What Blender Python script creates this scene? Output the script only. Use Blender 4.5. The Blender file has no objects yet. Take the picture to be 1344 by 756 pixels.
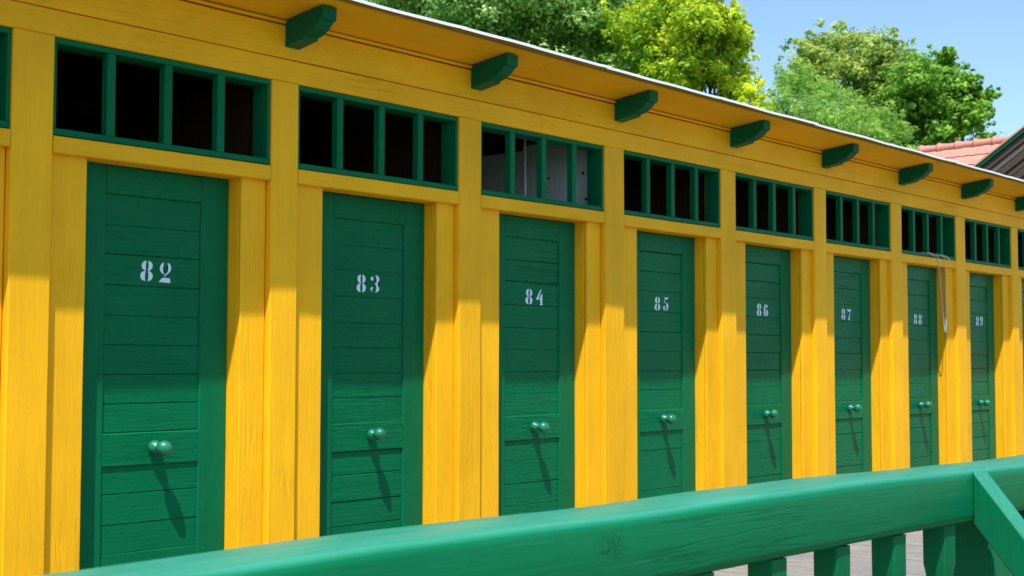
import bpy, bmesh, math, random
import numpy as np
from mathutils import Vector, Matrix, noise

random.seed(82)
rng = np.random.default_rng(82)
S = bpy.context.scene
C = S.collection
R = math.radians
P = 1.10                  # bay pitch
FIRST, LAST = -1, 9       # bays built
DK = .14                  # deck level

# ------------------------------------------------------------------ objects
def link(name, me, mat, parent=None, label=None, cat=None, group=None, kind=None, loc=None):
    if mat is not None and not me.materials:
        me.materials.append(mat)
    o = bpy.data.objects.new(name, me)
    C.objects.link(o)
    if parent is not None:
        o.parent = parent
    if loc is not None:
        o.location = loc
    tag(o, label, cat, group, kind)
    return o

def tag(o, label=None, cat=None, group=None, kind=None):
    if label: o['label'] = label
    if cat: o['category'] = cat
    if group: o['group'] = group
    if kind: o['kind'] = kind

def empty(name, loc, label, cat, group=None):
    o = bpy.data.objects.new(name, None)
    o.location = loc
    o.empty_display_size = .1
    C.objects.link(o)
    tag(o, label, cat, group)
    return o

def finish(bm, name, mat, parent=None, smooth=True, angle=40, **kw):
    bmesh.ops.recalc_face_normals(bm, faces=bm.faces[:])
    me = bpy.data.meshes.new(name)
    bm.to_mesh(me); bm.free()
    if smooth:
        me.polygons.foreach_set('use_smooth', [True] * len(me.polygons))
        me.set_sharp_from_angle(angle=R(angle))
    return link(name, me, mat, parent, **kw)

def board(bm, lo, hi, axis='z', bev=.003, wob=0.0, seg=None, corner=1):
    """a sawn board: rounded-arris section swept along an axis, slightly wavy"""
    ax = 'xyz'.index(axis)
    a, b = [i for i in range(3) if i != ax]
    L = hi[ax] - lo[ax]
    if seg is None:
        seg = max(1, int(L / .12)) if wob > 0 else 1
    w, h = hi[a] - lo[a], hi[b] - lo[b]
    bev = min(bev, w * .45, h * .45)
    sec = []
    for cx, cy, t0 in ((w - bev, h - bev, 0), (bev, h - bev, 90), (bev, bev, 180), (w - bev, bev, 270)):
        for k in range(corner + 1):
            t = R(t0 + 90 * k / corner)
            sec.append((cx + bev * math.cos(t), cy + bev * math.sin(t)))
    sd = random.uniform(0, 100)
    rings = []
    for s in range(seg + 1):
        t = lo[ax] + L * s / seg
        da = db = dw = 0
        if wob:
            da = wob * noise.noise((t * 2.1, sd, 0)); db = wob * noise.noise((t * 2.1, sd, 9.3))
            dw = wob * .8 * noise.noise((t * 5.3, sd, 4.1))
        ring = []
        for u, v in sec:
            p = [0, 0, 0]
            p[ax] = t
            p[a] = lo[a] + u + da + (dw if u > w / 2 else -dw)
            p[b] = lo[b] + v + db
            ring.append(bm.verts.new(p))
        rings.append(ring)
    n = len(sec)
    for r0, r1 in zip(rings, rings[1:]):
        for i in range(n):
            j = (i + 1) % n
            bm.faces.new((r0[i], r0[j], r1[j], r1[i]))
    bm.faces.new(rings[0]); bm.faces.new(rings[-1])

def one(name, lo, hi, mat, parent, axis='z', bev=.003, wob=0.0, **kw):
    bm = bmesh.new()
    board(bm, lo, hi, axis, bev, wob)
    return finish(bm, name, mat, parent, **kw)

def prism(bm, pts, x0, x1, chamf=0.0):
    """profile in (y,z) extruded along x"""
    v0 = [bm.verts.new((x0, y, z)) for y, z in pts]
    v1 = [bm.verts.new((x1, y, z)) for y, z in pts]
    n = len(pts)
    bm.faces.new(v0); bm.faces.new(v1)
    es = []
    for i in range(n):
        j = (i + 1) % n
        bm.faces.new((v0[i], v0[j], v1[j], v1[i]))
    if chamf:
        bmesh.ops.recalc_face_normals(bm, faces=bm.faces[:])
        ed = [e for e in bm.edges if e.calc_face_angle(0) > .5]
        bmesh.ops.bevel(bm, geom=ed, offset=chamf, segments=1, affect='EDGES')

def tube(bm, pts, rad, n=8, cap=True):
    pts = [Vector(p) for p in pts]
    rads = rad if isinstance(rad, (list, tuple)) else [rad] * len(pts)
    rings = []
    up = Vector((0.3, 0.2, 1)).normalized()
    for i, p in enumerate(pts):
        d = (pts[min(i + 1, len(pts) - 1)] - pts[max(i - 1, 0)]).normalized()
        if abs(d.dot(up)) > .97: up = Vector((1, .1, 0))
        s = d.cross(up).normalized(); u = s.cross(d).normalized(); up = u
        rings.append([bm.verts.new(p + rads[i] * (math.cos(2 * math.pi * k / n) * s + math.sin(2 * math.pi * k / n) * u)) for k in range(n)])
    for r0, r1 in zip(rings, rings[1:]):
        for i in range(n):
            j = (i + 1) % n
            bm.faces.new((r0[i], r0[j], r1[j], r1[i]))
    if cap:
        bm.faces.new(rings[0]); bm.faces.new(rings[-1])

def lathe_y(bm, c, prof, n=20):
    """prof: (distance outwards along -y, radius)"""
    rings = []
    for d, r in prof:
        rings.append([bm.verts.new((c[0] + r * math.cos(2 * math.pi * k / n), c[1] - d, c[2] + r * math.sin(2 * math.pi * k / n))) for k in range(n)])
    for r0, r1 in zip(rings, rings[1:]):
        for i in range(n):
            j = (i + 1) % n
            bm.faces.new((r0[i], r0[j], r1[j], r1[i]))
    bm.faces.new(rings[0]); bm.faces.new(rings[-1])

# ------------------------------------------------------------------ materials
class NT:
    def __init__(self, name):
        self.m = bpy.data.materials.new(name); self.m.use_nodes = True
        self.t = self.m.node_tree; self.n = self.t.nodes; self.l = self.t.links
        self.bsdf = self.n['Principled BSDF']; self.out = self.n['Material Output']
    def add(self, typ, **kw):
        nd = self.n.new(typ)
        for k, v in kw.items(): setattr(nd, k, v)
        return nd
    def con(self, a, b): self.l.new(a, b)
    def val(self, sock, v):
        sock.default_value = v
    def math(self, op, a, b=None, c=None, clamp=False):
        nd = self.add('ShaderNodeMath', operation=op, use_clamp=clamp)
        for i, x in enumerate((a, b, c)):
            if x is None: continue
            if isinstance(x, (int, float)): nd.inputs[i].default_value = x
            else: self.con(x, nd.inputs[i])
        return nd.outputs[0]
    def mix(self, fac, a, b, blend='MIX'):
        nd = self.add('ShaderNodeMix', data_type='RGBA', blend_type=blend)
        for s, x in ((nd.inputs[0], fac), (nd.inputs[6], a), (nd.inputs[7], b)):
            if isinstance(x, (int, float)): s.default_value = x
            elif isinstance(x, (tuple, list)): s.default_value = (*x[:3], 1)
            else: self.con(x, s)
        return nd.outputs[2]
    def noise(self, vec, scale, detail=3, rough=.5, dist=0):
        nd = self.add('ShaderNodeTexNoise')
        self.con(vec, nd.inputs['Vector'])
        nd.inputs['Scale'].default_value = scale; nd.inputs['Detail'].default_value = detail
        nd.inputs['Roughness'].default_value = rough; nd.inputs['Distortion'].default_value = dist
        return nd.outputs['Fac']
    def coords(self, scale=(1, 1, 1)):
        tc = self.add('ShaderNodeTexCoord'); oi = self.add('ShaderNodeObjectInfo')
        off = self.math('MULTIPLY', oi.outputs['Random'], 37.0)
        va = self.add('ShaderNodeVectorMath', operation='ADD')
        self.con(tc.outputs['Object'], va.inputs[0]); self.con(off, va.inputs[1])
        mp = self.add('ShaderNodeMapping'); mp.inputs['Scale'].default_value = scale
        self.con(va.outputs[0], mp.inputs['Vector'])
        return va.outputs[0], mp.outputs[0], oi.outputs['Random']
    def ramp(self, fac, stops):
        nd = self.add('ShaderNodeValToRGB'); self.con(fac, nd.inputs[0])
        e = nd.color_ramp.elements
        while len(e) > 1: e.remove(e[-1])
        for i, (p, c) in enumerate(stops):
            el = e[0] if i == 0 else e.new(p)
            el.position = p; el.color = (*c[:3], 1) if isinstance(c, (tuple, list)) else (c, c, c, 1)
        return nd.outputs[0]

def paint(name, col, axis='z', rough=.42, bump=.5, wear=.5, wearcol=(.10, .07, .03), spec=.4, grain=1.0, sky_sheen=None, knots=None, scuff=None, blo=.45, sheen_hi=.95):
    k = NT(name)
    sc = [75 * grain, 75 * grain, 75 * grain]; sc['xyz'.index(axis)] = 3.2 * grain
    raw, st, rnd = k.coords(tuple(sc))
    fine = k.noise(st, 1.0, 4, .6, .9)
    sc2 = [22 * grain] * 3; sc2['xyz'.index(axis)] = 1.7 * grain
    mp = k.add('ShaderNodeMapping'); mp.inputs['Scale'].default_value = sc2; k.con(raw, mp.inputs['Vector'])
    coarse = k.noise(mp.outputs[0], 1.0, 3, .55, 3.4)
    big = k.noise(raw, 2.3, 3, .6)
    blob = k.noise(raw, 38, 2, .5)
    # colour: slow fading between coats, dirt in the grain, small chips
    hsv = k.add('ShaderNodeHueSaturation'); hsv.inputs['Color'].default_value = (*col, 1)
    msk = k.add('ShaderNodeMapping'); ss = [9, 9, 9]; ss['xyz'.index(axis)] = .9; msk.inputs['Scale'].default_value = ss; k.con(raw, msk.inputs['Vector'])
    streak = k.noise(msk.outputs[0], 1.0, 4, .65, .6)
    v = k.math('MULTIPLY_ADD', big, .40, .80)
    v = k.math('ADD', v, k.math('MULTIPLY_ADD', streak, .22, -.11))
    v = k.math('ADD', v, k.math('MULTIPLY_ADD', rnd, .10, -.05))
    v = k.math('ADD', v, k.math('MULTIPLY_ADD', coarse, .14, -.07))
    k.con(v, hsv.inputs['Value'])
    hsv.inputs['Saturation'].default_value = 1.0
    groove = k.ramp(fine, [(.0, 1.0), (.30, .55), (.40, 0.0)])
    c1 = k.mix(k.math('MULTIPLY', groove, .35 * wear + .05), hsv.outputs[0], tuple(x * .45 for x in col))
    chipn = k.noise(st, .55, 5, .7, 1.5)
    chip = k.ramp(chipn, [(0, 0.0), (.705, 0.0), (.73, 1.0)])
    chipm = k.math('MULTIPLY', chip, k.ramp(k.noise(raw, 1.1, 2, .5), [(0, 0.0), (.52, 0.0), (.62, 1.0)]))
    c2 = k.mix(k.math('MULTIPLY', chipm, .85 * wear), c1, wearcol)
    chk = k.noise(st, .42, 3, .5, .4)
    check = k.math('MULTIPLY', k.ramp(chk, [(0, 0.0), (.478, 0.0), (.496, 1.0), (.504, 1.0), (.522, 0.0)]), k.ramp(k.noise(raw, 1.7, 2, .5), [(0, 0.0), (.56, 0.0), (.66, 1.0)]))
    c2 = k.mix(k.math('MULTIPLY', check, .45 * wear), c2, tuple(x * .3 for x in col))
    if scuff:
        sf = k.ramp(k.noise(st, .8, 6, .75, 1.0), [(0, 0.0), (.62, 0.0), (.70, 1.0)])
        sf = k.math('MULTIPLY', sf, k.ramp(k.noise(raw, 3.1, 3, .6), [(0, 0.0), (.48, 0.0), (.60, 1.0)]))
        c2 = k.mix(k.math('MULTIPLY', sf, .55), c2, scuff)
    if sky_sheen:
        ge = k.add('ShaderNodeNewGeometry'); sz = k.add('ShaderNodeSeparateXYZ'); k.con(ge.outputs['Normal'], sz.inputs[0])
        bl = k.math('MULTIPLY', k.ramp(sz.outputs[2], [(0, 0.0), (blo, 0.0), (sheen_hi, 1.0)]), k.math('MULTIPLY_ADD', big, .5, k.math('MULTIPLY_ADD', coarse, .7, .05)))
        c2 = k.mix(bl, c2, sky_sheen)  # sky sheen painted into the colour of upward-facing surfaces
    if knots:
        tco = k.add('ShaderNodeTexCoord')
        tot = None
        for kp, kr in knots:
            mpk = k.add('ShaderNodeMapping'); mpk.inputs['Location'].default_value = [-v for v in kp]
            k.con(tco.outputs['Object'], mpk.inputs['Vector'])
            m2 = k.add('ShaderNodeMapping'); m2.inputs['Scale'].default_value = (.62 / kr, 1 / kr, 1 / kr); k.con(mpk.outputs[0], m2.inputs['Vector'])
            wb = k.add('ShaderNodeVectorMath', operation='ADD'); k.con(m2.outputs[0], wb.inputs[0])
            nw = k.add('ShaderNodeTexNoise'); k.con(m2.outputs[0], nw.inputs['Vector']); nw.inputs['Scale'].default_value = 2.2
            k.con(nw.outputs['Color'], wb.inputs[1])
            sb = k.add('ShaderNodeVectorMath', operation='SUBTRACT'); k.con(wb.outputs[0], sb.inputs[0]); sb.inputs[1].default_value = (.5, .5, .5)
            ln = k.add('ShaderNodeVectorMath', operation='LENGTH'); k.con(sb.outputs[0], ln.inputs[0])
            d_ = ln.outputs['Value']
            rn = k.add('ShaderNodeTexNoise'); k.con(m2.outputs[0], rn.inputs['Vector']); rn.inputs['Scale'].default_value = 2.6; rn.inputs['Detail'].default_value = 4; rn.inputs['Distortion'].default_value = 1.6
            rg = k.math('SUBTRACT', 1.0, k.math('ABSOLUTE', k.math('MULTIPLY_ADD', rn.outputs['Fac'], 2.0, -1.0)))
            ring = k.math('MULTIPLY', k.ramp(rg, [(0, 0.0), (.84, 0.0), (.97, 1.0)]), k.ramp(d_, [(0, 1.0), (.35, .9), (.9, 0.0)]))
            tot = ring if tot is None else k.math('MAXIMUM', tot, ring)
        c2 = k.mix(k.math('MULTIPLY', tot, .5), c2, wearcol)
        coarse = k.math('SUBTRACT', coarse, k.math('MULTIPLY', tot, .9))
    k.con(c2, k.bsdf.inputs['Base Color'])
    k.con(k.math('MULTIPLY_ADD', blob, .22, rough - .1), k.bsdf.inputs['Roughness'])
    k.bsdf.inputs['Specular IOR Level'].default_value = spec
    hgt = k.math('ADD', k.math('MULTIPLY', fine, .55), k.math('MULTIPLY', coarse, .75))
    hgt = k.math('ADD', hgt, k.math('MULTIPLY', blob, .18))
    hgt = k.math('SUBTRACT', hgt, k.math('MULTIPLY', chipm, .6))
    hgt = k.math('SUBTRACT', hgt, k.math('MULTIPLY', check, .5))
    hgt = k.math('ADD', hgt, k.math('MULTIPLY', streak, .45))
    # sparse nail heads / small dents
    vo = k.add('ShaderNodeTexVoronoi', feature='F1'); k.con(raw, vo.inputs['Vector']); vo.inputs['Scale'].default_value = 7.0
    dent = k.ramp(vo.outputs['Distance'], [(0, 1.0), (.024, .8), (.038, 0.0)])
    hgt = k.math('SUBTRACT', hgt, k.math('MULTIPLY', dent, .7))
    hgt = k.math('MULTIPLY', hgt, k.math('MULTIPLY_ADD', k.math('FRACT', k.math('MULTIPLY', rnd, 17.3)), .9, .45))
    bp = k.add('ShaderNodeBump'); bp.inputs['Strength'].default_value = bump; bp.inputs['Distance'].default_value = .006
    k.con(hgt, bp.inputs['Height']); k.con(bp.outputs[0], k.bsdf.inputs['Normal'])
    return k.m

YEL = (.94, .460, .010)
GRN = (.0018, .136, .052)
M = {}
M['yz'] = paint('yellow_paint_upright', YEL, 'z', .48, .55, .14, spec=.12)
M['yx'] = paint('yellow_paint_level', YEL, 'x', .48, .6, .15, spec=.12)
M['ysof'] = paint('yellow_paint_soffit', tuple(c * .97 for c in YEL), 'x', .5, .35, .2, spec=.2)
M['yfas'] = paint('dull_brown_eave_edge', (.30, .165, .02), 'x', .6, .4, .6, spec=.1)
M['gz'] = paint('green_paint_upright', GRN, 'z', .34, .6, .25, (.02, .05, .04), .07)
M['gx'] = paint('green_paint_level', GRN, 'x', .28, .5, .3, (.02, .05, .04), .08, scuff=(.03, .22, .14))
M['gst'] = paint('green_paint_stile', GRN, 'z', .36, .35, .25, (.02, .05, .04), .09, scuff=(.03, .22, .14))
M['gy'] = paint('green_paint_bracket', (.002, .105, .042), 'y', .38, .5, .3, (.02, .04, .03), .1)
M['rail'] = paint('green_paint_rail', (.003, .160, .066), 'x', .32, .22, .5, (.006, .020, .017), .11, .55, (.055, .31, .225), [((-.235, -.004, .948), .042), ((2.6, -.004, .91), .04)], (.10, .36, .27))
M['railz'] = paint('green_paint_baluster', (.003, .150, .062), 'z', .36, .4, .3, (.012, .035, .03), .10, 1.0, (.045, .30, .20), blo=.2, sheen_hi=.6)
M['knob'] = paint('green_gloss_knob', (.010, .170, .095), 'z', .24, .25, 1.0, (.30, .24, .20), .5, 3.0, scuff=(.25, .30, .26))

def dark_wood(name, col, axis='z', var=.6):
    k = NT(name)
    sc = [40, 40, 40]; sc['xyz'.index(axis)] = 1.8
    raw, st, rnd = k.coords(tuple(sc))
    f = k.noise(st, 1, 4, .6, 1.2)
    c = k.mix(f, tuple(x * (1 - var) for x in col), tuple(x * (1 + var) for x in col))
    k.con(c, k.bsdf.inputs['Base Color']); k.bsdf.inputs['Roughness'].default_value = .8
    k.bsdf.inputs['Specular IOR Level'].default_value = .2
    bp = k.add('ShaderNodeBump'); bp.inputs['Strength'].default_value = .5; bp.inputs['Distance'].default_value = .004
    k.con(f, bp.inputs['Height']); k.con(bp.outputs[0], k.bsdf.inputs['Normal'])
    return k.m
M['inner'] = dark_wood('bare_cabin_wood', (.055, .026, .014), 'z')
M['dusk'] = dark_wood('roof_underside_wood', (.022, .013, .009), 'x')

def simple(name, col, rough=.5, metal=0, spec=.4, nz=.15, scale=9):
    k = NT(name)
    raw, st, rnd = k.coords()
    f = k.noise(raw, scale, 3, .6)
    c = k.mix(f, tuple(x * (1 - nz) for x in col), tuple(min(1, x * (1 + nz)) for x in col))
    k.con(c, k.bsdf.inputs['Base Color'])
    k.bsdf.inputs['Roughness'].default_value = rough; k.bsdf.inputs['Metallic'].default_value = metal
    k.bsdf.inputs['Specular IOR Level'].default_value = spec
    return k.m
M['white'] = simple('white_stencil_paint', (.68, .79, .90), .55, nz=.10, scale=60)
M['tin'] = simple('pale_roof_metal', (.80, .80, .80), .42, 0, .5, .10, 5)
M['black'] = simple('dark_iron', (.015, .014, .013), .5)
M['cord'] = simple('white_cord', (.48, .48, .48), .7)
M['lilac'] = simple('lilac_strap', (.62, .45, .66), .6)

def whitewash():
    k = NT('whitewashed_boards')
    raw, st, rnd = k.coords((2.2, 16, 1.6))
    f = k.noise(st, 1, 4, .6, 3.0)
    w = k.add('ShaderNodeTexWave', wave_type='RINGS'); k.con(st, w.inputs['Vector'])
    w.inputs['Scale'].default_value = .7; w.inputs['Distortion'].default_value = 6; w.inputs['Detail'].default_value = 2
    g = k.math('MULTIPLY', k.math('ADD', f, w.outputs['Fac']), .5)
    c = k.mix(g, (.80, .85, .90), (.90, .94, .98))
    k.con(c, k.bsdf.inputs['Base Color']); k.bsdf.inputs['Roughness'].default_value = .7
    bp = k.add('ShaderNodeBump'); bp.inputs['Strength'].default_value = .35; bp.inputs['Distance'].default_value = .004
    k.con(g, bp.inputs['Height']); k.con(bp.outputs[0], k.bsdf.inputs['Normal'])
    return k.m
M['wash'] = whitewash()

def deck_mat():
    k = NT('weathered_deck_boards')
    raw, st, rnd = k.coords((70, 2.2, 20))
    tc = k.add('ShaderNodeTexCoord'); sx = k.add('ShaderNodeSeparateXYZ'); k.con(tc.outputs['Object'], sx.inputs[0])
    fl = k.math('FLOOR', k.math('DIVIDE', sx.outputs[0], .145))
    wn = k.add('ShaderNodeTexWhiteNoise', noise_dimensions='1D'); k.con(fl, wn.inputs['W'])
    f = k.noise(st, 1, 5, .65, .8)
    f = k.ramp(f, [(.3, 0.0), (.68, 1.0)]); c = k.mix(f, (.06, .055, .052), (.37, .355, .35))
    c = k.mix(k.math('MULTIPLY', wn.outputs[0], .35), c, (.20, .19, .185))
    crack = k.ramp(k.noise(st, .7, 4, .6, .6), [(0, 0.0), (.63, 0.0), (.68, 1.0)])
    c = k.mix(k.math('MULTIPLY', crack, .8), c, (.05, .045, .04))
    k.con(c, k.bsdf.inputs['Base Color']); k.bsdf.inputs['Roughness'].default_value = .85
    bp = k.add('ShaderNodeBump'); bp.inputs['Strength'].default_value = .7; bp.inputs['Distance'].default_value = .004
    k.con(f, bp.inputs['Height']); k.con(bp.outputs[0], k.bsdf.inputs['Normal'])
    return k.m
M['deck'] = deck_mat()

def ground_mat():
    k = NT('gravel_and_grass')
    raw, st, rnd = k.coords()
    tc = k.add('ShaderNodeTexCoord'); sx = k.add('ShaderNodeSeparateXYZ'); k.con(tc.outputs['Object'], sx.inputs[0])
    g = k.mix(k.noise(raw, 30, 4, .7), (.07, .10, .035), (.17, .19, .08))
    gr = k.mix(k.noise(raw, 8, 5, .7), (.03, .07, .015), (.08, .14, .03))
    far = k.math('ADD', sx.outputs[1], k.math('MULTIPLY', k.noise(raw, .6, 3, .6), 2.0))
    c = k.mix(k.ramp(k.math('MULTIPLY_ADD', far, .05, .2), [(0, 0.0), (.30, 0.0), (.40, 1.0)]), g, gr)
    k.con(c, k.bsdf.inputs['Base Color']); k.bsdf.inputs['Roughness'].default_value = .95
    return k.m
M['ground'] = ground_mat()

def leaf_mat(name, dark, light, trans=.35):
    k = NT(name)
    at = k.add('ShaderNodeAttribute'); at.attribute_name = 'tint'
    c = k.mix(at.outputs['Fac'], dark, light)
    k.con(c, k.bsdf.inputs['Base Color']); k.bsdf.inputs['Roughness'].default_value = .5
    k.bsdf.inputs['Specular IOR Level'].default_value = .3
    tr = k.add('ShaderNodeBsdfTranslucent')
    hs = k.add('ShaderNodeHueSaturation'); hs.inputs['Hue'].default_value = .485; hs.inputs['Value'].default_value = 1.25
    k.con(c, hs.inputs['Color']); k.con(hs.outputs[0], tr.inputs['Color'])
    mx = k.add('ShaderNodeMixShader'); mx.inputs[0].default_value = trans
    k.con(k.bsdf.outputs[0], mx.inputs[1]); k.con(tr.outputs[0], mx.inputs[2]); k.con(mx.outputs[0], k.out.inputs[0])
    return k.m
M['bark'] = dark_wood('tree_bark', (.045, .036, .026), 'z', .5)

# ------------------------------------------------------------------ setting: ground and deck
bm = bmesh.new()
s = 900
vs = [bm.verts.new((x, y, -.25)) for x, y in ((-s, -s), (s, -s), (s, s), (-s, s))]
bm.faces.new(vs)
finish(bm, 'ground', M['ground'], smooth=False, kind='structure')

bm = bmesh.new()
nb = int(24 / .145)
for i in range(nb):
    x = -8.41 + i * .145
    dz = random.uniform(-.002, .002)
    board(bm, (x + .003, -2.72 + random.uniform(-.006, .006), DK - .035 + dz), (x + .142, 1.75, DK + dz), 'y', .004)
finish(bm, 'deck', M['deck'], kind='structure')

# ------------------------------------------------------------------ the row of cabins
row = empty('cabin_row', (0, 0, 0), 'long yellow timber row of changing cabins with green numbered doors under one eave', 'building')
ZD, ZL0, ZL1 = 2.035, 2.031, 2.092       # jamb tops, lintel
ZT0, ZT1 = 2.0955, 2.435                # transom opening
OFF = {1: -.018, 2: -.023, 3: -.010, 4: -.007, 5: -.007, 6: .004, 7: .018}
W = .944
X_END = (LAST + 1) * P
def bx(n): return n * P + OFF.get(n, 0)

# posts
for n in range(FIRST, LAST + 2):
    x0 = bx(n - 1) + W if n > FIRST else FIRST * P - .156
    x1 = bx(n)
    one('post', (x0 + .0015, 0.0 , DK + .004), (x1 - .0015, .12, 2.4335), M['yz'], row, 'z', .004, .0016)
# plate beam and frieze, in lengths
x = FIRST * P - .156
joints = [x, 2.61, 6.97, X_END]
for a, b in zip(joints, joints[1:]):
    one('top_beam', (a + .001, 0.0, 2.4355), (b - .001, .12, 2.5265), M['yx'], row, 'x', .004, .001)
joints = [x, 4.32, 8.65, X_END]
for a, b in zip(joints, joints[1:]):
    one('frieze_board', (a + .001, -.011, 2.5285), (b - .001, .10, 2.6605), M['yx'], row, 'x', .006, .0015)
    one('cove_moulding', (a + .001, -.017, 2.666), (b - .001, .02, 2.6795), M['yx'], row, 'x', .005, .0012)

# doors
def stencil(ch):
    """list of polygons of one stencil figure, height 1, width about .66"""
    def arc(cx, cz, rx, rz, t0, t1, n=10):
        return [(cx + rx * math.cos(R(t0 + (t1 - t0) * i / n)), cz + rz * math.sin(R(t0 + (t1 - t0) * i / n))) for i in range(n + 1)]
    def lens(cx, cz, rx, rz, side, inner):
        """half disc with a shallow concave inner edge"""
        if side < 0:
            o = arc(cx, cz, rx, rz, 97, 263); i = arc(cx - inner * .1, cz, rx * .14, rz * .85, 250, 110, 8)
        else:
            o = arc(cx, cz, rx, rz, 83, -83); i = arc(cx + inner * .1, cz, rx * .14, rz * .85, -70, 70, 8)
        return o + i
    eight = [lens(.31, .745, .27, .245, -1, .07), lens(.37, .745, .27, .245, 1, .07),
             lens(.30, .245, .31, .255, -1, .07), lens(.38, .245, .29, .255, 1, .07)]
    if ch == '8': return eight
    if ch == '2':
        right = arc(.36, .70, .29, .285, 75, -35, 10) + [(.50, .44), (.38, .34), (.27, .27), (.30, .36), (.37, .46)] + arc(.40, .70, .08, .22, -60, 60, 6)
        return [arc(.30, .68, .28, .30, 105, 245) + [(.27, .42), (.22, .5), (.20, .66), (.22, .84)], right,
                [(0, 0), (.64, -.02), (.62, .20), (.46, .21), (.30, .23), (.18, .20), (.08, .11)]]
    if ch == '3':
        return [arc(.11, .80, .105, .12, 60, 330, 10), arc(.10, .20, .105, .12, 30, 250, 10) + [(.13, .03), (.17, .05), (.11, .10)],
                [(.34, 1.0)] + arc(.36, .765, .285, .225, 75, -45) + [(.535, .525)] + arc(.34, .255, .32, .245, 52, -78) + [(.34, .02), (.41, .10), (.44, .26), (.40, .42), (.30, .51), (.40, .57), (.44, .66), (.44, .78), (.41, .90)]]
    if ch == '4':
        return [[(.40, 1.0), (.50, .99), (.28, .52), (.24, .33), (.0, .33), (.0, .37)],
                [(.40, .22), (.34, .33), (.33, .42), (.44, .62), (.60, .78), (.62, .06), (.66, 0), (.34, 0), (.41, .08)]]
    if ch == '5':
        return [[(.18, 1), (.30, .95), (.48, .96), (.66, 1.02), (.58, .86), (.46, .80), (.30, .80), (.17, .86)],
                [(.14, .80), (.20, .78), (.22, .62), (.13, .52)],
                [(.30, .60)] + arc(.34, .30, .31, .30, 80, -80) + [(.30, .0), (.40, .12), (.42, .30), (.40, .48)],
                arc(.15, .2, .13, .15, 20, 260, 8) + [(.2, .02), (.25, .06), (.18, .12)]]
    if ch in '69':
        pol = [lens(.30, .27, .30, .28, -1, .07), lens(.37, .27, .29, .28, 1, .07),
               [(.0, .42), (.03, .66), (.12, .86), (.28, 1.0), (.31, .97), (.25, .8), (.24, .56), (.12, .55)],
               arc(.46, .80, .12, .13, 0, 300, 8)]
        if ch == '6': return pol
        return [[(.66 - a, 1 - b) for a, b in q] for q in pol]
    if ch == '7':
        return [[(.02, .98), (.12, 1.0), (.32, .92), (.48, .92), (.66, 1.0), (.64, .86), (.5, .74), (.22, .76), (.1, .84), (.03, .72)],
                [(.52, .70), (.62, .78), (.50, .50), (.44, .22), (.46, 0), (.2, 0), (.24, .22), (.36, .46)]]
    return []

def digit_mesh(ch, i, x, y, z, h, w, skew, rot):
    bm = bmesh.new()
    if True:
        for pol in stencil(ch):
            vs = []
            for a, b in pol:
                px = (a / .66) * .39 * w + i * .605 * w; pz = b * h
                px += skew * pz
                px, pz = px * math.cos(rot) - pz * math.sin(rot), px * math.sin(rot) + pz * math.cos(rot)
                vs.append(bm.verts.new((x + px + random.uniform(-.0004, .0004), y, z + pz + random.uniform(-.0004, .0004))))
            f = bm.faces.new(vs)
    bmesh.ops.triangulate(bm, faces=bm.faces[:])
    for f in bm.faces:
        if f.normal.y > 0: f.normal_flip()
    return bm

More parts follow.
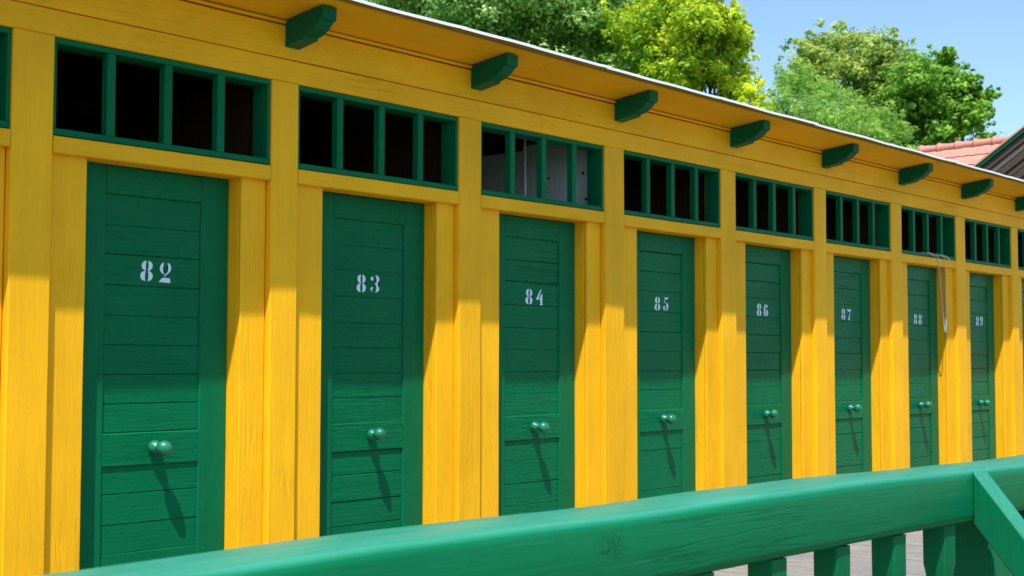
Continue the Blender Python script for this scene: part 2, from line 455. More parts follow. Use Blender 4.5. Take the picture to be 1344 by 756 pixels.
YDOOR = .105
NUMPOS = {0: (.427, 1.616), 1: (1.505, 1.617), 2: (2.622, 1.602), 3: (3.722, 1.603), 4: (4.808, 1.603), 5: (5.905, 1.606), 6: (7.030, 1.600), 7: (8.178, 1.611)}
for n in range(FIRST, LAST + 1):
    b = n * P + (OFF.get(n, 0) * .6)
    q = bx(n)
    # jamb boards and linings
    one('jamb_board', (q + .002, .030, DK + .004), (b + .149, .050, ZD - .002), M['yz'], row, 'z', .003, .0013)
    one('jamb_board', (b + .822, .030, DK + .004), (q + W - .002, .050, ZD - .002), M['yz'], row, 'z', .003, .0013)
    one('jamb_lining', (b + .112, .0515, DK + .004), (b + .1475, .17, ZD - .003), M['yz'], row, 'z', .002, .0008)
    one('jamb_lining', (b + .8225, .0515, DK + .004), (b + .857, .17, ZD - .003), M['yz'], row, 'z', .002, .0008)
    one('lintel', (q + .001, .003, ZL0 + .0015), (q + W - .001, .125, ZL1), M['yx'], row, 'x', .004, .0014)
    # transom light: frame with three deep bars, unglazed
    x0, x1, z0, z1 = q + .001, q + W - .001, ZL1 + .0025, ZT1 - .001
    bm = bmesh.new()
    board(bm, (x0, .010, z1 - .020), (x1, .105, z1), 'x', .002, .0006)
    board(bm, (x0, .010, z0), (x1, .105, z0 + .024), 'x', .003, .0008)
    board(bm, (x0, .0105, z0 + .0245), (x0 + .013, .105, z1 - .0205), 'z', .002)
    board(bm, (x1 - .013, .0105, z0 + .0245), (x1, .105, z1 - .0205), 'z', .002)
    win = finish(bm, 'transom_window', M['gz'], row)
    for k in range(3):
        xm = q + .233 + .2375 * k + random.uniform(-.004, .004)
        one('window_bar', (xm - .0175, .013, z0 + .0245), (xm + .0175, .050, z1 - .0205), M['gz'], win, 'z', .003, .0012)
    # door leaf: stiles, rails and level planks
    seen = 0 <= n <= 7
    bm = bmesh.new()
    dx0, dx1 = b + .151, b + .819
    l_in, r_in = b + .276, b + .691
    board(bm, (dx0, YDOOR, DK + .02), (l_in, YDOOR + .04, 2.03), 'z', .003, .0008)
    board(bm, (r_in, YDOOR, DK + .02), (dx1, YDOOR + .04, 2.03), 'z', .0048, .0008)
    for f_ in bm.faces: f_.material_index = 1
    for z_a, z_b in ((1.926, 2.03), (.936, 1.057), (DK + .02, .305)):
        board(bm, (l_in + .0005, YDOOR + .0006, z_a), (r_in - .0005, YDOOR + .04, z_b), 'x', .0042, .0007)
    tops = [1.926, 1.815, 1.709, 1.595, 1.484, 1.378, 1.269, 1.164, 1.057]
    lows = [.936, .837, .727, .622, .515, .41, .305]
    for ls in (tops, lows):
        for a, c in zip(ls, ls[1:]):
            gp = random.choice((.0, .0, .0002, .0005, .0011))
            pn = a == 1.709
            dy = 0 if pn else random.uniform(-.0012, .0012)
            jz = random.uniform(-.0015, .0015) if not pn else 0
            board(bm, (l_in + .0006, YDOOR + .0088 + dy, c + gp / 2 + .0003), (r_in - .0006, YDOOR + .034, a - gp / 2 - .0003), 'x', random.choice((.0010, .0016, .0024, .0040)), .0007)
    door = finish(bm, 'door', M['gx'], row, label=('green plank door numbered %d with yellow bounce light on its right stile' % (82 + n)) if seen else None)
    door.data.materials.append(M['gst'])
    if seen:
        zx, zz = NUMPOS[n]
        skew, rot = {0: .03, 1: .02, 2: .02, 3: .04, 7: .03}.get(n, 0), random.uniform(-.02, .02)
        for i, ch in enumerate(str(82 + n)):
            finish(digit_mesh(ch, i, zx, YDOOR + .0082, zz, .0765, .134, skew, rot), 'digit', M['white'], door, smooth=False)
    bm = bmesh.new()
    kx, kz = b + .486 + random.uniform(-.008, .008), 1.003 + random.uniform(-.008, .008)
    ks = random.uniform(.93, 1.06)
    pr = [(0, .020), (.004, .0235), (.011, .0258), (.019, .0250), (.027, .0205), (.033, .0150), (.037, .0130), (.041, .0150), (.046, .0205),
          (.053, .0258), (.063, .0285), (.073, .0275), (.082, .0220), (.089, .0130), (.092, .004)]
    lathe_y(bm, (kx, YDOOR + .0005, kz), [(a * random.uniform(.985, 1.015), q_ * ks) for a, q_ in pr], 24)
    ta, tb = random.uniform(-.12, .12), random.uniform(-.12, .08)
    for v_ in bm.verts:
        dd = YDOOR - v_.co.y
        v_.co.x += ta * dd; v_.co.z += tb * dd
    finish(bm, 'knob', M['knob'], door, angle=60)
    if n == 0:
        bm = bmesh.new()
        tube(bm, [(b + .1555, YDOOR - .004, 1.10), (b + .1555, YDOOR - .004, 1.165)], .006, 8)
        finish(bm, 'hinge', M['black'], door)
# partitions, back, ceiling
for n in range(FIRST, LAST + 2):
    xp = n * P - .085
    if n == 3:
        bm = bmesh.new()
        for a, c, zt_ in ((.126, .62, 2.505), (.622, .98, 2.478), (.982, 1.46, 2.455)):
            board(bm, (xp - .026 + (.004 if a > .2 else 0), a, DK + .004), (xp - .004, c, zt_), 'z', .002, .001)
        pw = finish(bm, 'partition_wall', M['wash'], row, label='whitewashed partition with screw holes inside the cabin behind door 84')
        for yy, zz in ((.432, 2.309), (.197, 2.317), (.176, 2.177), (.50, 2.16)):
            bm = bmesh.new()
            tube(bm, [(xp - .0275, yy, zz), (xp - .024, yy, zz)], .008, 10)
            finish(bm, 'screw_hole', M['black'], pw)
    else:
        bm = bmesh.new()
        y = .126
        while y < 1.44:
            wd = random.uniform(.10, .15)
            board(bm, (xp - .02 + random.uniform(0, .002), y, DK + .004), (xp, min(y + wd - .003, 1.46), 2.46), 'z', .002)
            y += wd
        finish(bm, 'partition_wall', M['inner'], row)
one('bounce_lining', (2 * P - .083, .13, DK + .004), (2 * P - .070, 1.46, 2.45), M['wash'], row, 'z')  # unseen white lining, added to bounce light onto the partition opposite
xa = FIRST * P - .156
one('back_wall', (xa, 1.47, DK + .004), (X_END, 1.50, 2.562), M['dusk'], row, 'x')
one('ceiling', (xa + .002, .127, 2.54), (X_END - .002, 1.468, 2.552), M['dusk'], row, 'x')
one('end_wall', (xa, .125, DK + .004), (xa + .03, 1.465, 2.538), M['yz'], row, 'z')
one('end_wall', (X_END - .03, .125, DK + .004), (X_END, 1.465, 2.538), M['yz'], row, 'z')

# soffit, roof and brackets
xs = [xa, .32, 2.40, 4.47, 6.55, 8.7, X_END + .2]
for a, b in zip(xs, xs[1:]):
    bm = bmesh.new()
    nx = max(2, int((b - a) / .15))
    top, bot = [], []
    ra, rb = random.uniform(-.002, .002), random.uniform(-.002, .002)
    sec = [(.13, 2.669), (-.012, 2.6825), (-.150, 2.6985), (-.284, 2.7130), (-.286, 2.7255), (-.012, 2.700), (.13, 2.687)]
    rings = []
    for i in range(nx + 1):
        xx = a + .001 + (b - a - .002) * i / nx
        w1 = .003 * noise.noise((xx * 1.3, 3.3, 0)) + .002 * noise.noise((xx * 4, 8, 0)) + ra + (rb - ra) * i / nx
        rings.append([bm.verts.new((xx, yy, zz + w1 * (1 if yy < -.1 else .4))) for yy, zz in sec])
    for r0, r1 in zip(rings, rings[1:]):
        for i in range(len(sec)):
            j = (i + 1) % len(sec)
            bm.faces.new((r0[i], r0[j], r1[j], r1[i]))
    bm.faces.new(rings[0]); bm.faces.new(rings[-1])
    finish(bm, 'soffit', M['ysof'], row, angle=25)
for a, b in zip(xs, xs[1:]):
    bm = bmesh.new()
    board(bm, (a + .0015, -.3205, 2.7190), (b - .0015, -.287, 2.7285), 'x', .002, .0015)
    finish(bm, 'eave_edge', M['yfas'], row)
# sheet-metal roof, each sheet lapping the next, with a folded front edge
xs = np.arange(xa - .1, X_END + .3, 1.02)
for ki, (a, b) in enumerate(zip(xs, xs[1:])):
    bm = bmesh.new()
    nx = 10
    rings = []
    lift = .0016 * (ki % 2)
    for i in range(nx + 1):
        xx = a - .02 + (b - a + .04) * i / nx
        w1 = .0045 * noise.noise((xx * 1.3, 3.3, 0)) + .005 * noise.noise((xx * 2.7, 1.2, 5)) + lift + .004 * max(0, 1 - (b + .02 - xx) / .12)
        w2 = .004 * noise.noise((xx * 2.1, 7.7, 2))
        sec = [(1.58, 2.560), (.0, 2.7035), (-.322 + w2, 2.7335), (-.330 + w2, 2.7335), (-.331 + w2, 2.7208), (-.3275 + w2, 2.7208), (-.325 + w2, 2.7305), (.0, 2.7015), (1.58, 2.557)]
        rings.append([bm.verts.new((xx, yy, zz + w1)) for yy, zz in sec])
    for r0, r1 in zip(rings, rings[1:]):
        for i in range(len(sec)):
            j = (i + 1) % len(sec)
            bm.faces.new((r0[i], r0[j], r1[j], r1[i]))
    bm.faces.new(rings[0]); bm.faces.new(rings[-1])
    finish(bm, 'roof_sheet', M['tin'], row, angle=30)
# carved brackets under the soffit
BX = {0: -.105, 1: .995, 2: 2.088, 3: 3.187, 4: 4.314, 5: 5.415, 6: 6.537, 7: 7.622, 8: 8.72, 9: 9.82}
for n in range(FIRST, LAST + 2):
    x0 = BX.get(n, n * P - .08) + random.uniform(-.002, .002)
    pr = [(-.0115, 2.6655), (-.0115, 2.574)]
    pr += [(-.0115, 2.572), (-.128, 2.590), (-.128, 2.5995), (-.150, 2.604), (-.170, 2.611), (-.190, 2.622), (-.208, 2.636), (-.222, 2.650), (-.236, 2.6525), (-.238, 2.7035), (-.0185, 2.6795), (-.0185, 2.6655)]
    pr = [pr[0]] + pr[2:]
    bm = bmesh.new()
    prism(bm, pr, x0, x0 + .074, .002)
    finish(bm, 'bracket', M['gy'], row, angle=30)

# ------------------------------------------------------------------ small things on the cabins
bm = bmesh.new()
zc = 1.32
def wl(pts, amp, n=6):
    out = []
    for (a, b) in zip(pts, pts[1:]):
        for i in range(n):
            t = i / n
            out.append(tuple(a[j] + (b[j] - a[j]) * t + amp * noise.noise((a[0] * 7 + t * 3, j * 5.1, b[2] * 3)) for j in range(3)))
    out.append(pts[-1])
    return out
tube(bm, wl([(7.00, .03, zc + .800), (7.07, .004, zc + .800), (7.12, -.004, zc + .785), (7.19, -.006, zc + .786), (7.215, -.007, zc + .74), (7.235, -.008, zc + .52), (7.262, -.009, zc + .33), (7.285, -.011, zc + .222),
          (7.300, -.011, zc + .225), (7.318, -.010, zc + .33), (7.322, -.009, zc + .54), (7.318, -.008, zc + .74), (7.300, -.006, zc + .785), (7.24, -.007, zc + .797), (7.16, .004, zc + .800), (7.10, .03, zc + .806)], .006), .0032, 7)
tube(bm, wl([(7.30, .02, zc + .803), (7.335, -.006, zc + .795), (7.375, -.010, zc + .778), (7.395, -.012, zc + .762), (7.37, -.012, zc + .772), (7.33, -.012, zc + .787), (7.26, -.010, zc + .79), (7.20, -.011, zc + .792)], .006), .0032, 7)
finish(bm, 'cord', M['cord'], None, angle=80, label='white cord looped over the sill below the window of door 88 and hanging down', cat='cord')

bm = bmesh.new()
board(bm, (2.886, .345, 1.95), (2.900, .350, 2.478), 'z', .001, .004)
finish(bm, 'hanging_strap', M['lilac'], None, label='pale lilac strap hanging upright behind the window bars above door 84', cat='strap')

# ------------------------------------------------------------------ railing in front
SL = -.030
rl = empty('railing', (1.6, -2.5, 0), 'heavy green timber deck railing with square balusters and a slanted brace', 'railing')
rl.location = (0, -2.56, 0); rl.rotation_euler = (0, 0, math.atan(SL))
ZR = 1.0
bm = bmesh.new()
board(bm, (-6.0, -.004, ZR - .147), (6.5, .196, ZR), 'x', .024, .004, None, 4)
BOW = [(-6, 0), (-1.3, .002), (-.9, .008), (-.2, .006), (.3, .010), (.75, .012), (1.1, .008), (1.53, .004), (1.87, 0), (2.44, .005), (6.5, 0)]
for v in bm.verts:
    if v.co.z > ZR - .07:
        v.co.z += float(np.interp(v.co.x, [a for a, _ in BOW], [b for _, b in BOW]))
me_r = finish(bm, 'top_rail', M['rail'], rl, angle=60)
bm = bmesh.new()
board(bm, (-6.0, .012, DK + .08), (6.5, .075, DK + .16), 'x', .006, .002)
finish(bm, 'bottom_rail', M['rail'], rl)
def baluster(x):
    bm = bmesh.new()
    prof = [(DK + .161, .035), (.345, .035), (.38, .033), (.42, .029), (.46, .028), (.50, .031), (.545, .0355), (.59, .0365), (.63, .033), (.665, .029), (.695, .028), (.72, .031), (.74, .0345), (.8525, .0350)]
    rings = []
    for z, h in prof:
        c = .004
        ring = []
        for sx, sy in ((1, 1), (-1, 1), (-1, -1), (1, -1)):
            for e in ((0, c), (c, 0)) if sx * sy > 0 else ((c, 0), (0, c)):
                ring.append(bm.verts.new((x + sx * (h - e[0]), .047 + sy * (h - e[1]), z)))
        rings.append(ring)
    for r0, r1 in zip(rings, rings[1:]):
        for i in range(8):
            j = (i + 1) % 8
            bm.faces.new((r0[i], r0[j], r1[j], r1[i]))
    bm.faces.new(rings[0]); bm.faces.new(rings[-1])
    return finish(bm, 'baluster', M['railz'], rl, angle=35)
xb = 1.030
for k in range(-19, 17):
    if k % 7 == 2: continue
    baluster(xb + .305 * k)
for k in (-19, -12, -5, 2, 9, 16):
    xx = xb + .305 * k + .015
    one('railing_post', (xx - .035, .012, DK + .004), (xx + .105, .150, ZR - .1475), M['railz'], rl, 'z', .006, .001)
# slanted brace: plumb cut against the rail, running out and down to the ground
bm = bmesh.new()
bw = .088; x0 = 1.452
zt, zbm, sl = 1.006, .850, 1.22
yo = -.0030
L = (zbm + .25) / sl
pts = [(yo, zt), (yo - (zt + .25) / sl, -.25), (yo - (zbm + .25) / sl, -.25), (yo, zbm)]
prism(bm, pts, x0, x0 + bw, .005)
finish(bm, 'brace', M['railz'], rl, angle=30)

# ------------------------------------------------------------------ houses beyond the roof
def tile_mat():
    k = NT('red_clay_tiles')
    raw, st, rnd = k.coords()
    tc = k.add('ShaderNodeTexCoord'); sx = k.add('ShaderNodeSeparateXYZ'); k.con(tc.outputs['Object'], sx.inputs[0])
    w = k.add('ShaderNodeTexWave', wave_type='BANDS', bands_direction='Z', wave_profile='SAW'); k.con(tc.outputs['Object'], w.inputs['Vector']); w.inputs['Scale'].default_value = 1.1
    f = k.noise(raw, 6, 4, .7)
    c = k.mix(f, (.48, .20, .145), (.60, .30, .23))
    c = k.mix(k.math('MULTIPLY', w.outputs['Fac'], .25), c, (.30, .08, .05))
    k.con(c, k.bsdf.inputs['Base Color']); k.bsdf.inputs['Roughness'].default_value = .8
    return k.m
M['tile'] = tile_mat()
M['plaster'] = simple('pale_plaster', (.55, .50, .42), .9)
def barn_mat():
    k = NT('weathered_dark_planks')
    raw, st, rnd = k.coords((1.5, 30, 30))
    f = k.noise(st, 1, 4, .65, .6)
    at = k.add('ShaderNodeAttribute'); at.attribute_name = 'tint'
    c = k.mix(f, (.016, .009, .006), (.08, .052, .038))
    c = k.mix(k.math('MULTIPLY', at.outputs['Fac'], .9), c, (.26, .245, .235))
    k.con(c, k.bsdf.inputs['Base Color']); k.bsdf.inputs['Roughness'].default_value = .85
    return k.m
M['barn'] = barn_mat()

# red-roofed house: ridge from A1 to A2 (extended), slopes falling to both sides
A1 = Vector((26.812, 8.749, 0)); A2 = Vector((26.632, 6.82, 0))
rd = (A2 - A1).normalized(); sd = Vector((rd.y, -rd.x, 0))
if sd.dot(Vector((-1, -.3, 0))) < 0: sd = -sd        # towards the cabins
zr = 6.10
hs = empty('red_roof_house', (A1 + rd * 3).to_tuple(), 'house with a light red clay tile roof beyond the right end of the cabins', 'house')
hb = bpy.data.objects.new
def slope_roof(side):
    bm = bmesh.new()
    ncol, nrow = 34, 11
    Lr, Ls = 8.2, 4.0
    nd = sd * side
    for r in range(nrow):
        t0, t1 = r / nrow, (r + 1) / nrow
        prev = None
        steps = ncol * 4
        ra, rb = [], []
        for i in range(steps + 1):
            u = -.15 + (Lr) * i / steps
            wv = .012 * abs(math.sin(math.pi * i / 4)) ** .8
            for lst, t, lift in ((ra, t0, 0.0), (rb, t1 + .012, .028)):
                q = A1 + rd * u + nd * (Ls * t)
                lst.append(bm.verts.new((q.x, q.y, zr - Ls * t * .72 + wv + lift)))
        for i in range(steps):
            bm.faces.new((ra[i], ra[i + 1], rb[i + 1], rb[i]))
    return bm
for side in (1, -1):
    o = finish(slope_roof(side), 'roof', M['tile'], hs, angle=50)
    o.matrix_parent_inverse = hs.matrix_world.inverted() if False else Matrix.Translation(-hs.location)
bm = bmesh.new()
u = -.2
while u < 8.0:
    pts, rads = [], []
    for t, r in ((0, .105), (.05, .128), (.10, .100), (.30, .085), (.46, .080)):
        q = A1 + rd * (u + t); pts.append((q.x, q.y, zr + .035)); rads.append(r)
    tube(bm, pts, rads, 12)
    u += .44
o = finish(bm, 'ridge_tiles', M['tile'], hs, angle=50); o.matrix_parent_inverse = Matrix.Translation(-hs.location)
bm = bmesh.new()
q = [A1 + rd * .1 + sd * 3.6, A1 + rd * 7.9 + sd * 3.6, A1 + rd * 7.9 - sd * 3.6, A1 + rd * .1 - sd * 3.6]
lo = [bm.verts.new((v.x, v.y, -.25)) for v in q]; hi = [bm.verts.new((v.x, v.y, zr - 2.7)) for v in q]
g0, g1 = A1 + rd * .1, A1 + rd * 7.9
ra, rb = bm.verts.new((g0.x, g0.y, zr - .08)), bm.verts.new((g1.x, g1.y, zr - .08))
bm.faces.new((lo[0], lo[1], hi[1], hi[0])); bm.faces.new((lo[2], lo[3], hi[3], hi[2]))
bm.faces.new((lo[1], lo[2], hi[2], rb, hi[1])); bm.faces.new((lo[3], lo[0], hi[0], ra, hi[3]))
o = finish(bm, 'wall', M['plaster'], hs, smooth=False); o.matrix_parent_inverse = Matrix.Translation(-hs.location)

# dark timber gable with green verge: planks run along the rake
B1 = Vector((19.797, 4.801, 4.619)); B2 = Vector((20.074, 4.086, 5.222))
ux = Vector((B2.x - B1.x, B2.y - B1.y, 0)); hl = ux.length; ux.normalize()
slope = (B2.z - B1.z) / hl
nrm = Vector((ux.y, -ux.x, 0))
if nrm.dot(Vector((-1, 0, 0))) < 0: nrm = -nrm
gb = empty('timber_gable_house', (B1.x, B1.y, 0), 'dark weathered timber gable with a thin green verge at the right edge', 'house')
inv = Matrix.Translation(-Vector(gb.location))
rake = (ux + Vector((0, 0, slope))).normalized()
perp = nrm.cross(rake).normalized()
if perp.z > 0: perp = -perp
start = B1 - rake * 1.2
Lk = 6.0
def slab(bm, o, a, b, c, tint=None, lay=None):
    vs = [bm.verts.new(o + a * i + b * j + c * k) for i in (0, 1) for j in (0, 1) for k in (0, 1)]
    for f in ((0, 1, 3, 2), (4, 6, 7, 5), (0, 4, 5, 1), (2, 3, 7, 6), (0, 2, 6, 4), (1, 5, 7, 3)):
        fc = bm.faces.new([vs[i] for i in f])
        if lay: fc[lay] = tint
# boards of the overhanging roof seen under the verge, stepping down the gable
bm = bmesh.new(); lay = bm.faces.layers.float.new('tint')
d = .055
tn = [.02, .30, .02, .06, .0, .18, .02, .02, .12, .05, .2, .02]
for i in range(26):
    w = random.uniform(.085, .125)
    slab(bm, start + perp * (d + .012) - nrm * (.03 * (i % 2)), rake * Lk, perp * (w - .016), -nrm * .04, tn[i % len(tn)], lay)
    d += w
o = finish(bm, 'gable_planks', M['barn'], gb, smooth=False); o.matrix_parent_inverse = inv
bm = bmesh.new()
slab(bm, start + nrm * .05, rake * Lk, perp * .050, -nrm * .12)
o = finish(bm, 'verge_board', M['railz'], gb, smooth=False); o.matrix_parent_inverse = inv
bm = bmesh.new()
slab(bm, start - perp * .03 + nrm * .08, rake * Lk, perp * .026, -nrm * 4.2)
apex = start + rake * Lk
rake2 = (ux - Vector((0, 0, slope))).normalized()
slab(bm, apex - Vector((0, 0, -.03)) + nrm * .08, rake2 * Lk, Vector((0, 0, -.03)), -nrm * 4.2)
o = finish(bm, 'roof', M['tile'], gb, smooth=False); o.matrix_parent_inverse = inv
bm = bmesh.new()
c0 = start - nrm * .2 + rake * .5; c1 = apex + rake2 * (Lk - .5) - nrm * .2; ca = apex - nrm * .2 - Vector((0, 0, .25))
f = [bm.verts.new(v) for v in (Vector((c0.x, c0.y, -.25)), Vector((c1.x, c1.y, -.25)), Vector((c1.x, c1.y, c1.z - .25)), ca, Vector((c0.x, c0.y, c0.z - .25)))]
k_ = [bm.verts.new(v.co - nrm * 3.8) for v in f]
bm.faces.new(f); bm.faces.new(k_)
for i in range(5):
    j = (i + 1) % 5
    bm.faces.new((f[i], f[j], k_[j], k_[i]))
o = finish(bm, 'wall', M['dusk'], gb, smooth=False); o.matrix_parent_inverse = inv

# ------------------------------------------------------------------ trees
LOBES = {
'T0': [(36.52, 38.75, 17.33, 1.64), (38.42, 39.1, 16.87, 1.28), (37.28, 36.04, 17.16, 1.28)],
'T1': [(32.27, 31.77, 14.88, 1.56), (34.24, 31.7, 14.39, 1.89), (33.72, 28.48, 13.9, 2.22), (36.28, 28.46, 14.98, 2.31), (36.25, 26.25, 13.73, 1.96), (37.53, 25.82, 12.99, 1.47), (37.16, 28.45, 12.94, 1.75), (33.71, 28.49, 16.15, 2.5), (38.32, 25.87, 14.94, 1.38), (32.54, 30.45, 16.27, 1.96), (36.84, 26.71, 16.52, 2.28)],
'T2': [(35.92, 22.94, 13.13, 1.33), (37.55, 22.78, 12.59, 1.41), (35.97, 20.78, 12.57, 1.08), (37.87, 21.14, 12.45, 0.86), (35.78, 21.9, 10.77, 0.99), (37.09, 21.21, 11.09, 0.9), (38.6, 21.16, 11.22, 0.81), (36.83, 19.39, 10.23, 0.51), (37.19, 22.2, 14.2, 1.34), (36.5, 20.81, 14.0, 0.89), (37.58, 20.43, 12.63, 0.47), (38.69, 21.02, 12.19, 0.38), (36.41, 20.09, 12.8, 0.51), (36.9, 21.9, 11.9, 1.3), (36.6, 21.4, 13.2, 1.2), (37.6, 21.6, 11.8, 1.0), (36.2, 21.9, 11.5, 1.2), (37.3, 19.5, 9.9, .55), (36.6, 18.9, 9.5, .5), (36.4, 23.3, 11.9, 1.2)],
'T3': [(57.58, 27.73, 16.62, 1.2), (59.7, 27.59, 17.2, 1.04), (55.71, 27.63, 15.83, 0.88), (59.39, 26.19, 16.55, 1.21), (58.09, 24.46, 15.47, 0.95), (58.25, 26.45, 15.33, 1.68), (60.36, 26.28, 14.88, 1.53), (55.99, 27.11, 14.69, 1.47), (57.2, 23.6, 15.1, 1.0), (56.9, 24.4, 15.9, .8), (56.6, 22.9, 14.7, .9)],
'T4': [(56.05, 21.76, 14.61, 0.76), (57.95, 21.68, 14.55, 0.78), (54.38, 21.56, 13.69, 1.09), (57.31, 20.98, 13.79, 0.7), (55.92, 19.62, 13.71, 0.41), (56.11, 21.63, 12.92, 1.39), (58.2, 21.08, 12.98, 0.92), (55.43, 19.11, 11.91, 0.57), (56.33, 23.2, 12.79, 1.41), (55.61, 20.36, 11.6, 0.95), (57.01, 19.48, 11.34, 0.34), (57.8, 22.02, 11.78, 1.06), (56.6, 21.2, 13.6, 1.2), (56.5, 20.6, 12.6, 1.2), (57.0, 20.1, 13.0, .75), (56.2, 19.75, 12.4, .7), (56.3, 20.9, 15.1, .45), (57.2, 19.2, 13.2, .38)],
'T5': [(34.19, 16.33, 9.94, 0.58), (35.39, 16.47, 9.79, 0.67), (33.16, 16.01, 8.93, 0.64), (35.17, 15.7, 9.3, 0.78), (34.27, 14.85, 8.49, 0.8), (34.4, 15.94, 8.51, 0.81), (36.12, 15.08, 9.0, 0.38)],
'T6': [(36.33, 14.38, 8.76, 0.52), (37.58, 14.42, 8.45, 0.43), (35.26, 14.12, 8.03, 0.5)],
}
def tree(name, key, label, mat, leaf, aspect, dens, low=3, clump=.42, droop=0.0, tint_bias=0.0, scatter=.55, grad=0.0):
    lobes = [np.array((*l[:3], l[3] * 1.16)) for l in LOBES[key]]
    cen = np.mean([l[:3] for l in lobes], 0)
    rad = max(np.linalg.norm(l[:2] - cen[:2]) + l[3] for l in lobes)
    zlow = min(l[2] - l[3] for l in lobes)
    root = empty(name, (float(cen[0]), float(cen[1]), -.25), label, 'tree')
    # fuller crown: some lobes deeper in and lower down
    ext = list(lobes)
    for l in lobes[::2]:
        v = np.array([cen[0] + 2.45, cen[1] + 4.2]); v = v / np.linalg.norm(v)
        ext.append(np.array([l[0] + v[0] * l[3] * 1.3, l[1] + v[1] * l[3] * 1.3, l[2] - .4 * l[3], l[3]]))
    for i in range(low):
        a = 2 * math.pi * i / max(low, 1)
        ext.append(np.array([cen[0] + rad * .4 * math.cos(a), cen[1] + rad * .4 * math.sin(a), zlow - .2 * rad, rad * .45]))
    V, F, T = [], [], []
    for li, (lx, ly, lz, lr) in enumerate(ext):
        ns = int(16 + 26 * lr)
        for s_ in range(ns):
            d = rng.normal(size=3); d /= np.linalg.norm(d)
            if d[2] < -.35: d[2] *= -.6
            q0 = rng.uniform(.30, 1.30)
            c = np.array([lx, ly, lz]) + d * lr * q0
            cr = lr * clump * rng.uniform(.45, 1.0) * (1.15 if q0 < .85 else (.75 if q0 < 1.1 else .5))
            nl = int(dens * (cr / leaf) ** 2 * 2.6) + 10
            q = rng.normal(size=(nl, 3)); q /= np.linalg.norm(q, axis=1)[:, None]
            rr = cr * rng.uniform(.25, 1, size=(nl, 1)) ** .6
            pos = c + q * rr * np.array([1, 1, .75])
            pos[:, 2] -= droop * np.abs(rng.normal(size=nl)) * cr
            nrm_ = q * .7 + d * .45 + np.array([0, 0, .55 - droop]) + rng.normal(size=(nl, 3)) * scatter
            nrm_ /= np.linalg.norm(nrm_, axis=1)[:, None]
            t1 = np.cross(nrm_, rng.normal(size=(nl, 3)) + np.array([0, 0, -droop * 3])); t1 /= np.linalg.norm(t1, axis=1)[:, None]
            t2 = np.cross(nrm_, t1)
            ls = leaf * rng.uniform(.6, 1.25, size=(nl, 1))
            a = pos + t2 * ls; b = pos + t1 * ls * aspect + nrm_ * ls * .12; e = pos - t2 * ls * .8; g = pos - t1 * ls * aspect + nrm_ * ls * .12
            V.append(np.stack([a, b, e, g], 1).reshape(-1, 3))
            base = np.clip(.38 + rng.normal() * .22 + tint_bias + (grad * (c - cen) @ np.array([-.66, .75, 0]) if grad else 0), 0, 1)
            up = q[:, 2] * .12
            T.append(np.clip(base + up + rng.normal(size=nl) * .16, 0, 1))
    V = np.concatenate(V); T = np.concatenate(T); n = len(T)
    me = bpy.data.meshes.new('crown')
    me.vertices.add(len(V)); me.vertices.foreach_set('co', (V - np.array(root.location)).astype(np.float32).ravel())
    me.loops.add(4 * n); me.loops.foreach_set('vertex_index', np.arange(4 * n, dtype=np.int32))
    me.polygons.add(n); me.polygons.foreach_set('loop_start', np.arange(0, 4 * n, 4, dtype=np.int32))
    me.update(calc_edges=True)
    at = me.attributes.new('tint', 'FLOAT', 'FACE'); at.data.foreach_set('value', T.astype(np.float32))
    link('crown', me, mat, root)
    # trunk and limbs reaching into every lobe
    bm = bmesh.new()
    hz = float(zlow) + .25
    bk = Vector((.865, .50, 0)) * rad * .35
    fork = Vector((0, 0, max(hz * .62, 1.0))) + bk
    top = Vector((0, 0, float(cen[2]) + .25)) + bk * 1.2; cen = [float(v) for v in cen]; hz = float(hz)
    rad = float(rad); r0 = .026 * rad + .07
    lobes = [[float(v) for v in l] for l in lobes]
    tube(bm, [(0, 0, 0), (.05, .03, fork.z * .5), fork, fork.lerp(top, .5) + Vector((.1, -.1, 0)), top], [r0 * 1.35, r0, r0 * .85, r0 * .5, r0 * .15], 10)
    for l in lobes:
        e = Vector((l[0] - cen[0], l[1] - cen[1], l[2] + .25)) + bk * .35
        st = fork.lerp(top, random.uniform(.0, .45))
        m1 = st.lerp(e, .45) + Vector((random.uniform(-.3, .3), random.uniform(-.3, .3), .12 * rad))
        tube(bm, [st, m1, st.lerp(e, .8), e], [r0 * .42, r0 * .28, r0 * .16, r0 * .06], 7)
        for q_ in range(3):
            dv = Vector((random.uniform(-1, 1), random.uniform(-1, 1), random.uniform(-.1, 1))).normalized() * l[3] * .85
            tube(bm, [st.lerp(e, .8), st.lerp(e, .9) + dv * .4, e + dv], [r0 * .13, r0 * .08, r0 * .03], 5)
    finish(bm, 'trunk', M['bark'], root, angle=60)
    return n

LM = {
 'T0': leaf_mat('leaves_bright_green', (.07, .13, .02), (.26, .32, .05)),
 'T1': leaf_mat('leaves_deep_green', (.12, .31, .05), (.62, .82, .30), .48),
 'T2': leaf_mat('leaves_yellow_green', (.14, .35, .018), (.84, .90, .05), .48),
 'T3': leaf_mat('leaves_linden_in_flower', (.09, .25, .03), (.66, .74, .17), .42),
 'T4': leaf_mat('leaves_maple', (.06, .22, .02), (.42, .70, .09), .45),
 'T5': leaf_mat('leaves_feathery', (.12, .33, .04), (.46, .70, .14), .45),
}
nt = 0
nt += tree('broadleaf_tree', 'T1', 'large dark green tree directly behind the roof, left of the yellow-green one', LM['T1'], .105, .55, .62)
nt += tree('broadleaf_tree', 'T0', 'bright light green treetop glimpsed at the far left behind the dark tree', LM['T0'], .11, .55, .6)
nt += tree('broadleaf_tree', 'T2', 'glowing yellow-green tree against the sky beside the large dark green tree', LM['T2'], .10, .55, 1.0, tint_bias=.10, grad=-.09)
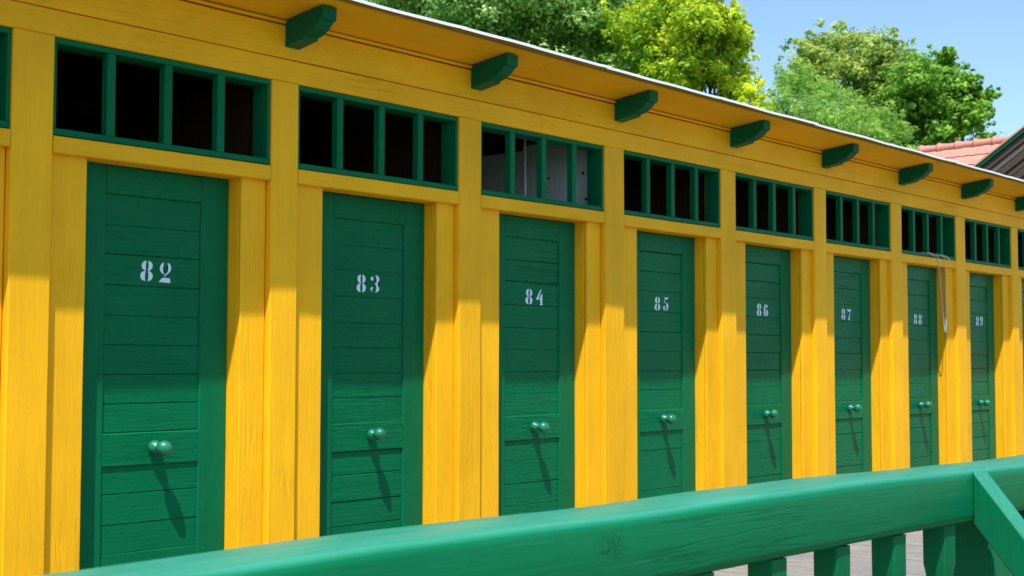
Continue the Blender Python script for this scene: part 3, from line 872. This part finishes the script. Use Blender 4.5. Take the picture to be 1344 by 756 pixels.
nt += tree('linden_tree', 'T3', 'tall pale green linden in flower, rounded top left of the dark maple', LM['T3'], .12, .5, .8)
nt += tree('maple_tree', 'T4', 'rich green maple with ragged clumps, rightmost tree above the red tiled roof', LM['T4'], .125, .6, .8)
nt += tree('feathery_tree', 'T5', 'soft feathery light green tree just above the eave below the linden', LM['T5'], .085, .20, 1.5, droop=.15, tint_bias=.05)
nt += tree('feathery_tree', 'T6', 'small feathery grey-green tree at the eave in front of the maple', LM['T5'], .085, .20, 1.5, droop=.15, tint_bias=.15)
print('leaves', nt)

# ------------------------------------------------------------------ light
sv = Vector((1.40, 1.0, -3.40)).normalized()         # way the light travels
el = math.asin(-sv.z)
az = math.atan2(-sv.x, -sv.y)                        # from +Y towards +X
sun = bpy.data.lights.new('sun', 'SUN'); sun.energy = 6.4; sun.angle = R(.53); sun.color = (1.0, .965, .905)
so = bpy.data.objects.new('sun', sun); C.objects.link(so)
so.rotation_euler = sv.to_track_quat('-Z', 'Y').to_euler(); so.location = (-14, -10, 34)
w = bpy.data.worlds.new('World'); S.world = w; w.use_nodes = True
nt_ = w.node_tree; bg = nt_.nodes['Background']
sk = nt_.nodes.new('ShaderNodeTexSky'); sk.sky_type = 'NISHITA'; sk.sun_disc = False
sk.sun_elevation = el; sk.sun_rotation = az % (2 * math.pi)
sk.altitude = 200; sk.air_density = 1.0; sk.dust_density = 1.0; sk.ozone_density = 1.6
tn_ = nt_.nodes.new('ShaderNodeMix'); tn_.data_type = 'RGBA'; tn_.blend_type = 'MULTIPLY'; tn_.inputs[0].default_value = 1
tn_.inputs[7].default_value = (.92, 1.03, 1.06, 1)
nt_.links.new(sk.outputs[0], tn_.inputs[6]); nt_.links.new(tn_.outputs[2], bg.inputs[0]); bg.inputs[1].default_value = .20

# ------------------------------------------------------------------ camera
cd = bpy.data.cameras.new('camera'); cam = bpy.data.objects.new('camera', cd); C.objects.link(cam)
right = Vector((0.65663908, -0.7542024, 0.00196397)); upv = Vector((-0.04204294, -0.03400405, 0.99853699)); fwd = Vector((0.75303221, 0.65576098, 0.05403727))
m = Matrix((right, upv, -fwd)).transposed().to_4x4(); m.translation = Vector((-2.44579799, -4.21238589, 1.32))
cam.matrix_world = m
cd.sensor_width = 36; cd.lens = 36 * 1780 / 1344
cd.clip_start = .05; cd.clip_end = 3000
cd.dof.use_dof = True; cd.dof.focus_distance = 5.6; cd.dof.aperture_fstop = 8
S.camera = cam
S.view_settings.view_transform = 'Standard'; S.view_settings.look = 'None'; S.view_settings.exposure = 0; S.view_settings.gamma = 1
